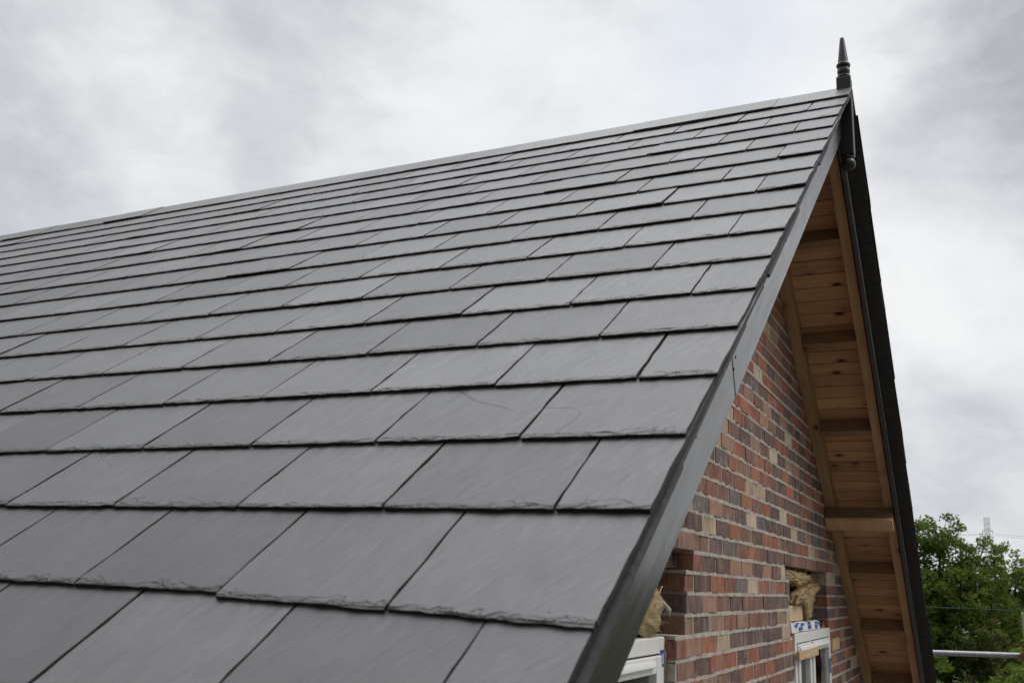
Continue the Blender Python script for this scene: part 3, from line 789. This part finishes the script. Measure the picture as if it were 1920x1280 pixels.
# ------------------------------------------------------------------ ground
mb = MB(); rs = random.Random(1)
N = 60
ext = [-3000, -1500, -700, -350, -180] + [(-100 + 200*i/40) for i in range(41)] + [180, 350, 700, 1500, 3000]
idx = {}
for i, gx in enumerate(ext):
    for j, gy in enumerate(ext):
        idx[i, j] = len(mb.v)
        z = -7.02 + (.5*mnoise.noise(Vector((gx*.02, gy*.02, 0))) + (.15*mnoise.noise(Vector((gx*.1, gy*.1, 3)))) if max(abs(gx), abs(gy)) > 14 else 0)
        mb.v.append((gx, gy, z))
for i in range(len(ext)-1):
    for j in range(len(ext)-1):
        mb.f.append((idx[i, j], idx[i+1, j], idx[i+1, j+1], idx[i, j+1])); mb.tint.append(.5); mb.uv += [(0, 0)]*4
g_ = mb.build('ground', M['meadow'], smooth=True); tag(g_, kind='structure')

# ------------------------------------------------------------------ scaffold
mb = MB()
A, B = Vector((-1.35, 4.77, -2.985)), Vector((.656, 5.733, -2.965))
mb.tube([A, B], .0242, 16)
led = mb.build('scaffold_tube', M['galv'], smooth=True)
tag(led, 'grey horizontal scaffold tube running out from behind the far verge', 'scaffold tube')
mb = MB(); mb.tube([Vector((.725, 5.70, -7.02)), Vector((.725, 5.70, -2.60))], .0242, 16)
st = mb.build('scaffold_standard', M['galv'], smooth=True); tag(st, 'grey upright scaffold pole with lime cap at the edge of the photo', 'scaffold pole')
mb = MB(); mb.lathe([(.0255, -2.615), (.0262, -2.60), (.0262, -2.575), (.022, -2.567), (.001, -2.566)], .725, 5.70, 16); mb.build('cap', M['lime'], st, smooth=True)
mb = MB(); mb.box((.665, 5.655, -3.00), (.755, 5.745, -2.93)); cp = mb.build('coupler', M['rust'], st, bevel=.012)
mb = MB(); rs = random.Random(4)
for q in range(3):
    pts = [(.725 + .034*math.cos(a_*.6 + q), 5.70 + .034*math.sin(a_*.6 + q), -2.885 + q*.01 + .006*math.sin(a_)) for a_ in range(12)]
    mb.tube(pts, .004, 5)
mb.tube([(.70, 5.68, -2.88), (.66, 5.66, -2.865), (.63, 5.645, -2.872), (.61, 5.63, -2.86)], .006, 5)
o = mb.build('wire_tie', M['rust'], smooth=True); tag(o, 'rusty wire twisted round the upright scaffold pole', 'wire')
mb = MB()
pts = []
for q in range(41):
    f_ = q/40; p_ = Vector((-1.6, 4.53, -2.57)).lerp(Vector((2.2, 6.30, -2.56)), f_); p_.z -= .015*math.sin(f_*math.pi*2)**2; pts.append(p_)
mb.tube(pts, .0042, 6)
for q in range(4, 40, 5):
    p_ = pts[q]; mb.tube([p_, p_ + Vector((.01, 0, .035)), p_ + Vector((.03, .01, .05))], [.003, .0025, .001], 4)
o = mb.build('safety_line', M['green'], smooth=True); tag(o, 'thin green cord strung level in front of the trees', 'cord')

# ------------------------------------------------------------------ trees
def leaf_mesh(centres, sizes, tints, ndir=None, seed=0):
    """one folded four-point leaf spray per centre, random orientation"""
    rg = np.random.default_rng(seed); n = len(centres)
    a = rg.normal(size=(n, 3)); a /= np.linalg.norm(a, axis=1)[:, None]
    b = rg.normal(size=(n, 3)); b -= (b*a).sum(1)[:, None]*a; b /= np.linalg.norm(b, axis=1)[:, None]
    c = np.cross(a, b); s = np.asarray(sizes)[:, None]
    v = np.stack([centres - a*s, centres + b*s*.55 + c*s*.22, centres + a*s, centres - b*s*.55 + c*s*.22], 1).reshape(-1, 3)
    return v, tints
def build_leaves(name, v, tints, m, parent):
    n = len(tints); me = bpy.data.meshes.new(name)
    me.vertices.add(4*n); me.vertices.foreach_set('co', v.astype(np.float32).ravel())
    me.loops.add(4*n); me.loops.foreach_set('vertex_index', np.arange(4*n, dtype=np.int32))
    me.polygons.add(n); me.polygons.foreach_set('loop_start', np.arange(0, 4*n, 4, dtype=np.int32)); me.polygons.foreach_set('loop_total', np.full(n, 4, dtype=np.int32))
    me.update(calc_edges=True); me.materials.append(m)
    at = me.attributes.new('tint', 'FLOAT', 'FACE'); at.data.foreach_set('value', np.asarray(tints, dtype=np.float32))
    o = bpy.data.objects.new(name, me); COL.objects.link(o); o.parent = parent; o.matrix_parent_inverse = parent.matrix_world.inverted()
    return o
def tree(base, height, lobes, nleaf, lsize, mleaf, seed, name, label, cat='tree', group=None, trunk_r=.22, clump=.42):
    """lobes: (dx, dy, z above the ground, radius_xy, radius_z). Twigs spread through each lobe and leaves hang about the twigs."""
    rg = np.random.default_rng(seed); rs = random.Random(seed)
    root = empty(name, base); tag(root, label, cat, group)
    b = Vector(base); mb = MB()
    top = b + Vector((rs.uniform(-.3, .3), rs.uniform(-.3, .3), height*.72))
    tp = [b.lerp(top, q/6) + Vector((rs.uniform(-.1, .1), rs.uniform(-.1, .1), 0))*(q > 0) for q in range(7)]
    mb.tube(tp, [trunk_r*(1 - .13*q) for q in range(7)], 9)
    vol = np.array([l[3]**2*l[4] for l in lobes]); cnt = np.maximum(1, (nleaf*vol/vol.sum())).astype(int)
    C_, S_, T_ = [], [], []
    for (dx, dy, z, r, rz), n in zip(lobes, cnt):
        lc = b + Vector((dx, dy, z))
        st_ = tp[min(6, max(1, int(z/height*6)-1))]
        mid = st_.lerp(lc, .5) + Vector((0, 0, .15*r))
        mb.tube([st_, mid, lc], [trunk_r*.38, trunk_r*.22, trunk_r*.09], 6)
        # twig ends: mostly near the shell of the lobe, a few inside
        nt = max(10, n//34)
        d = rg.normal(size=(nt, 3)); d /= np.linalg.norm(d, axis=1)[:, None]
        rad = rg.uniform(.35, 1.0, nt)**.55
        tw = np.array(lc)[None] + d*rad[:, None]*np.array([r, r, rz])[None]
        for k in range(0, nt, 3):
            e = Vector(tw[k]); m_ = lc.lerp(e, .5) + Vector((rs.uniform(-.1, .1), rs.uniform(-.1, .1), rs.uniform(-.05, .15)))
            mb.tube([lc, m_, e], [trunk_r*.08, trunk_r*.05, .006], 4)
        wch = rg.integers(0, nt, n); tone = rg.normal(.5, .20, nt)
        cl = rg.normal(size=(n, 3)); cl *= (clump*rg.uniform(.3, 1.0, n)/np.linalg.norm(cl, axis=1))[:, None]*np.array([1, 1, .7])
        C_.append(tw[wch] + cl); S_.append(lsize*rg.uniform(.6, 1.35, n)); T_.append(np.clip(tone[wch] + rg.normal(0, .13, n), 0, 1))
    mb.build('trunk', M['bark'], root, smooth=True)
    v, t_ = leaf_mesh(np.concatenate(C_), np.concatenate(S_), np.concatenate(T_), seed=seed)
    build_leaves('crown', v, t_, mleaf, root)
    return root
L_dark = m_leaf('oak_leaf', (.032, .058, .009), (.150, .205, .038))
L_mid = m_leaf('ash_leaf', (.058, .092, .020), (.200, .260, .070))
L_lime = m_leaf('bramble_leaf', (.060, .100, .018), (.205, .285, .055))
L_dry = m_leaf('dry_leaf', (.060, .055, .022), (.170, .150, .070))
GZ = -7.0
def wpt(u, v, depth):
    d = fw + rt2*((u-960)/1790.2) - up2*((v-640)/1790.2)
    return Vector(CAM) + d*depth
def lobes_at(base, lst):
    """lobe centres given as (sideways, depthwise, height) in metres; sideways runs parallel to the picture"""
    h = Vector((rt.x, rt.y, 0)); f_ = Vector((fw.x, fw.y, 0)).normalized()
    return [((h*s_ + f_*d_).x, (h*s_ + f_*d_).y, z, r, rz) for s_, d_, z, r, rz in lst]
def ground_pt(u, depth):
    q = wpt(u, 1000, depth); return (q.x, q.y, GZ)
# the big dense tree behind the far verge
b1 = ground_pt(1765, 35)
tree(b1, 7.4, lobes_at(b1, [(-.1, 0, 6.75, .85, .80), (.15, .3, 5.9, 1.2, .9), (-1.5, .2, 6.5, 1.0, .9), (-2.6, .4, 5.9, 1.3, 1.1), (1.35, -.2, 6.15, .62, .55), (1.25, 0, 5.3, 1.0, .8), (.1, -.6, 4.6, 1.5, 1.0), (-1.3, -.5, 4.6, 1.4, 1.1), (1.5, -.3, 4.1, 1.1, .9), (-.2, -.8, 3.2, 1.6, 1.0), (1.5, -.7, 2.9, 1.2, .9), (-1.8, -.6, 3.0, 1.4, 1.0), (.2, -.6, 1.7, 1.7, 1.1)]),
     46000, .066, L_dark, 31, 'broadleaf_tree', 'large dense dark green tree close behind the far verge', group='trees behind the house', trunk_r=.26, clump=.30)
b2 = ground_pt(1893, 41)
tree(b2, 6.8, lobes_at(b2, [(-.35, 0, 6.35, .42, .5), (.2, .1, 6.1, .36, .42), (.9, .1, 5.7, .6, .5), (.1, 0, 5.2, .85, .7), (-.75, 0, 5.3, .55, .6), (1.6, .2, 4.9, .8, .7), (.5, -.2, 4.1, 1.1, .8), (-.7, -.1, 4.2, .8, .8), (1.9, 0, 3.7, 1.0, .8), (.0, -.3, 3.0, 1.3, .8), (1.5, -.3, 2.3, 1.3, .9)]),
     17000, .080, L_mid, 47, 'ash_tree', 'lighter open-crowned tree right of the dense dark tree', group='trees behind the house', trunk_r=.16, clump=.32)
b3 = ground_pt(1985, 44)
tree(b3, 5.6, lobes_at(b3, [(0, 0, 4.6, 1.0, .8), (-.9, 0, 3.9, .9, .8), (.8, .2, 3.6, 1.0, .8), (0, -.3, 2.5, 1.4, 1.0)]), 7000, .10, L_mid, 53, 'ash_tree', 'low rounded tree at the right edge of the photo', group='trees behind the house', trunk_r=.14)
b4 = ground_pt(1640, 38)
tree(b4, 7.0, lobes_at(b4, [(0, 0, 6.0, 1.2, 1.0), (-1.2, 0, 5.2, 1.1, .9), (.6, -.3, 4.4, 1.5, 1.1), (-.4, -.4, 3.0, 1.8, 1.2)]), 7000, .11, L_dark, 59, 'broadleaf_tree', 'dark tree mostly hidden by the far roof slope', group='trees behind the house')
# undergrowth nearer the house
for i, (u, dep, hgt, wd_, m_, n_, lab) in enumerate([(1722, 26, 3.2, 1.0, L_dark, 5000, 'dark green bush hard against the far verge'), (1800, 25, 2.6, .75, L_lime, 4500, 'pale leafed bush behind the horizontal scaffold tube'),
                                                     (1868, 27, 2.35, .95, L_dark, 4500, 'dark low bush under the lighter tree'), (1845, 33, 4.0, .85, L_dry, 3800, 'brownish dry bramble bush between the trees'),
                                                     (1912, 30, 3.3, .9, L_lime, 4500, 'pale green bramble bush beside the upright scaffold pole')]):
    bb = ground_pt(u, dep)
    tree(bb, hgt, lobes_at(bb, [(0, 0, hgt*.78, wd_*.7, hgt*.2), (-wd_*.6, 0, hgt*.55, wd_*.8, hgt*.25), (wd_*.6, .1, hgt*.52, wd_*.8, hgt*.25), (0, -.2, hgt*.3, wd_*1.2, hgt*.3)]), int(n_*1.4), .062, m_, 70+i, 'bush', lab, 'bush', 'bushes below the trees', trunk_r=.06, clump=.22)
# far hedgerow and woods along the horizon
rg = np.random.default_rng(99); n_ = 26000
ang = rg.uniform(-.75, .75, n_); dist = rg.choice([210., 330., 480.], n_) + rg.normal(0, 8, n_)
hgt = np.array([5.5 + 2.6*mnoise.noise(Vector((a_*22, d_*.01, 0))) for a_, d_ in zip(ang, dist)])*np.where(dist > 400, 1.5, 1.0)
az = YAW - .35
cx_ = CAM[0] + dist*np.sin(ang - az); cy_ = CAM[1] + dist*np.cos(ang - az)
cz_ = GZ + rg.uniform(0, 1, n_)**.8*hgt
v, t_ = leaf_mesh(np.stack([cx_, cy_, cz_], 1), rg.uniform(.7, 1.5, n_), rg.uniform(0, .7, n_), seed=5)
far_root = empty('far_woods', (0, 300, GZ)); 
me_o = build_leaves('distant_woods', v, t_, m_leaf('far_leaf', (.040, .055, .030), (.085, .105, .055)), far_root)
me_o.parent = None; bpy.data.objects.remove(far_root); tag(me_o, kind='stuff')

# ------------------------------------------------------------------ pylon and its lines
pb = wpt(1861, 1118, 300); pb.z = GZ
pt = wpt(1861, 968, 300).z
pyl = empty('pylon', tuple(pb)); tag(pyl, 'grey lattice electricity pylon rising behind the trees', 'pylon')
hx = Vector((rt.x, rt.y, 0)); hy = Vector((-rt.y, rt.x, 0))
H = pt - GZ
def lw_(z):
    return 2.2*(1 - z/(H*.55)) + .60*(z/(H*.55)) if z < H*.55 else .60
mb = MB()
lv = [H*q/16 for q in range(17)]
cn = lambda z, i: pb + hx*lw_(z)*(1 if i in (0, 3) else -1) + hy*lw_(z)*(1 if i < 2 else -1) + Vector((0, 0, z))
for i in range(4): mb.tube([cn(z, i) for z in lv], .058, 4)
for a_, b_ in zip(lv[:-1], lv[1:]):
    for i in range(4):
        mb.tube([cn(a_, i), cn(b_, (i+1) % 4)], .032, 4); mb.tube([cn(b_, i), cn(a_, (i+1) % 4)], .032, 4)
        mb.tube([cn(b_, i), cn(b_, (i+1) % 4)], .040, 4)
mb.build('tower', M['steel'], pyl)
arm_ends = []
for za, la in ((H - 4.2, 3.4), (H - 9.5, 4.4)):
    for s_ in (-1, 1):
        mb = MB(); tip = pb + hy*s_*la + Vector((0, 0, za))
        for yy in (-1, 1):
            mb.tube([pb + hy*s_*.60 + hx*.60*yy + Vector((0, 0, za)), tip], .06, 4); mb.tube([pb + hy*s_*.60 + hx*.60*yy + Vector((0, 0, za + 1.1)), tip], .040, 4)
        mb.build('cross_arm', M['steel'], pyl)
        ins = MB(); ins.tube([tip, tip - Vector((0, 0, .9))], .09, 6); ins.build('insulator', M['steel'], pyl)
        arm_ends.append(tip - Vector((0, 0, .9)))
ld = (hx*.97 + hy*-.25).normalized()
for k, a_ in enumerate(arm_ends):
    mb = MB()
    for sg in (1, -1):
        e = a_ + ld*sg*170 + Vector((0, 0, -1.5)); pts = []
        for q in range(25):
            f_ = q/24; z_ = a_.lerp(e, f_); z_.z -= 5.0*4*f_*(1-f_)*.5; pts.append(z_)
        mb.tube(pts, .045, 4, cap=False)
    o = mb.build('power_line', M['steel']); tag(o, ['thin power line from the near tip of the upper pylon arm', 'thin power line from the far tip of the upper pylon arm', 'thin power line from the near tip of the lower pylon arm', 'thin power line from the far tip of the lower pylon arm'][k], 'power line', 'power lines on the pylon')
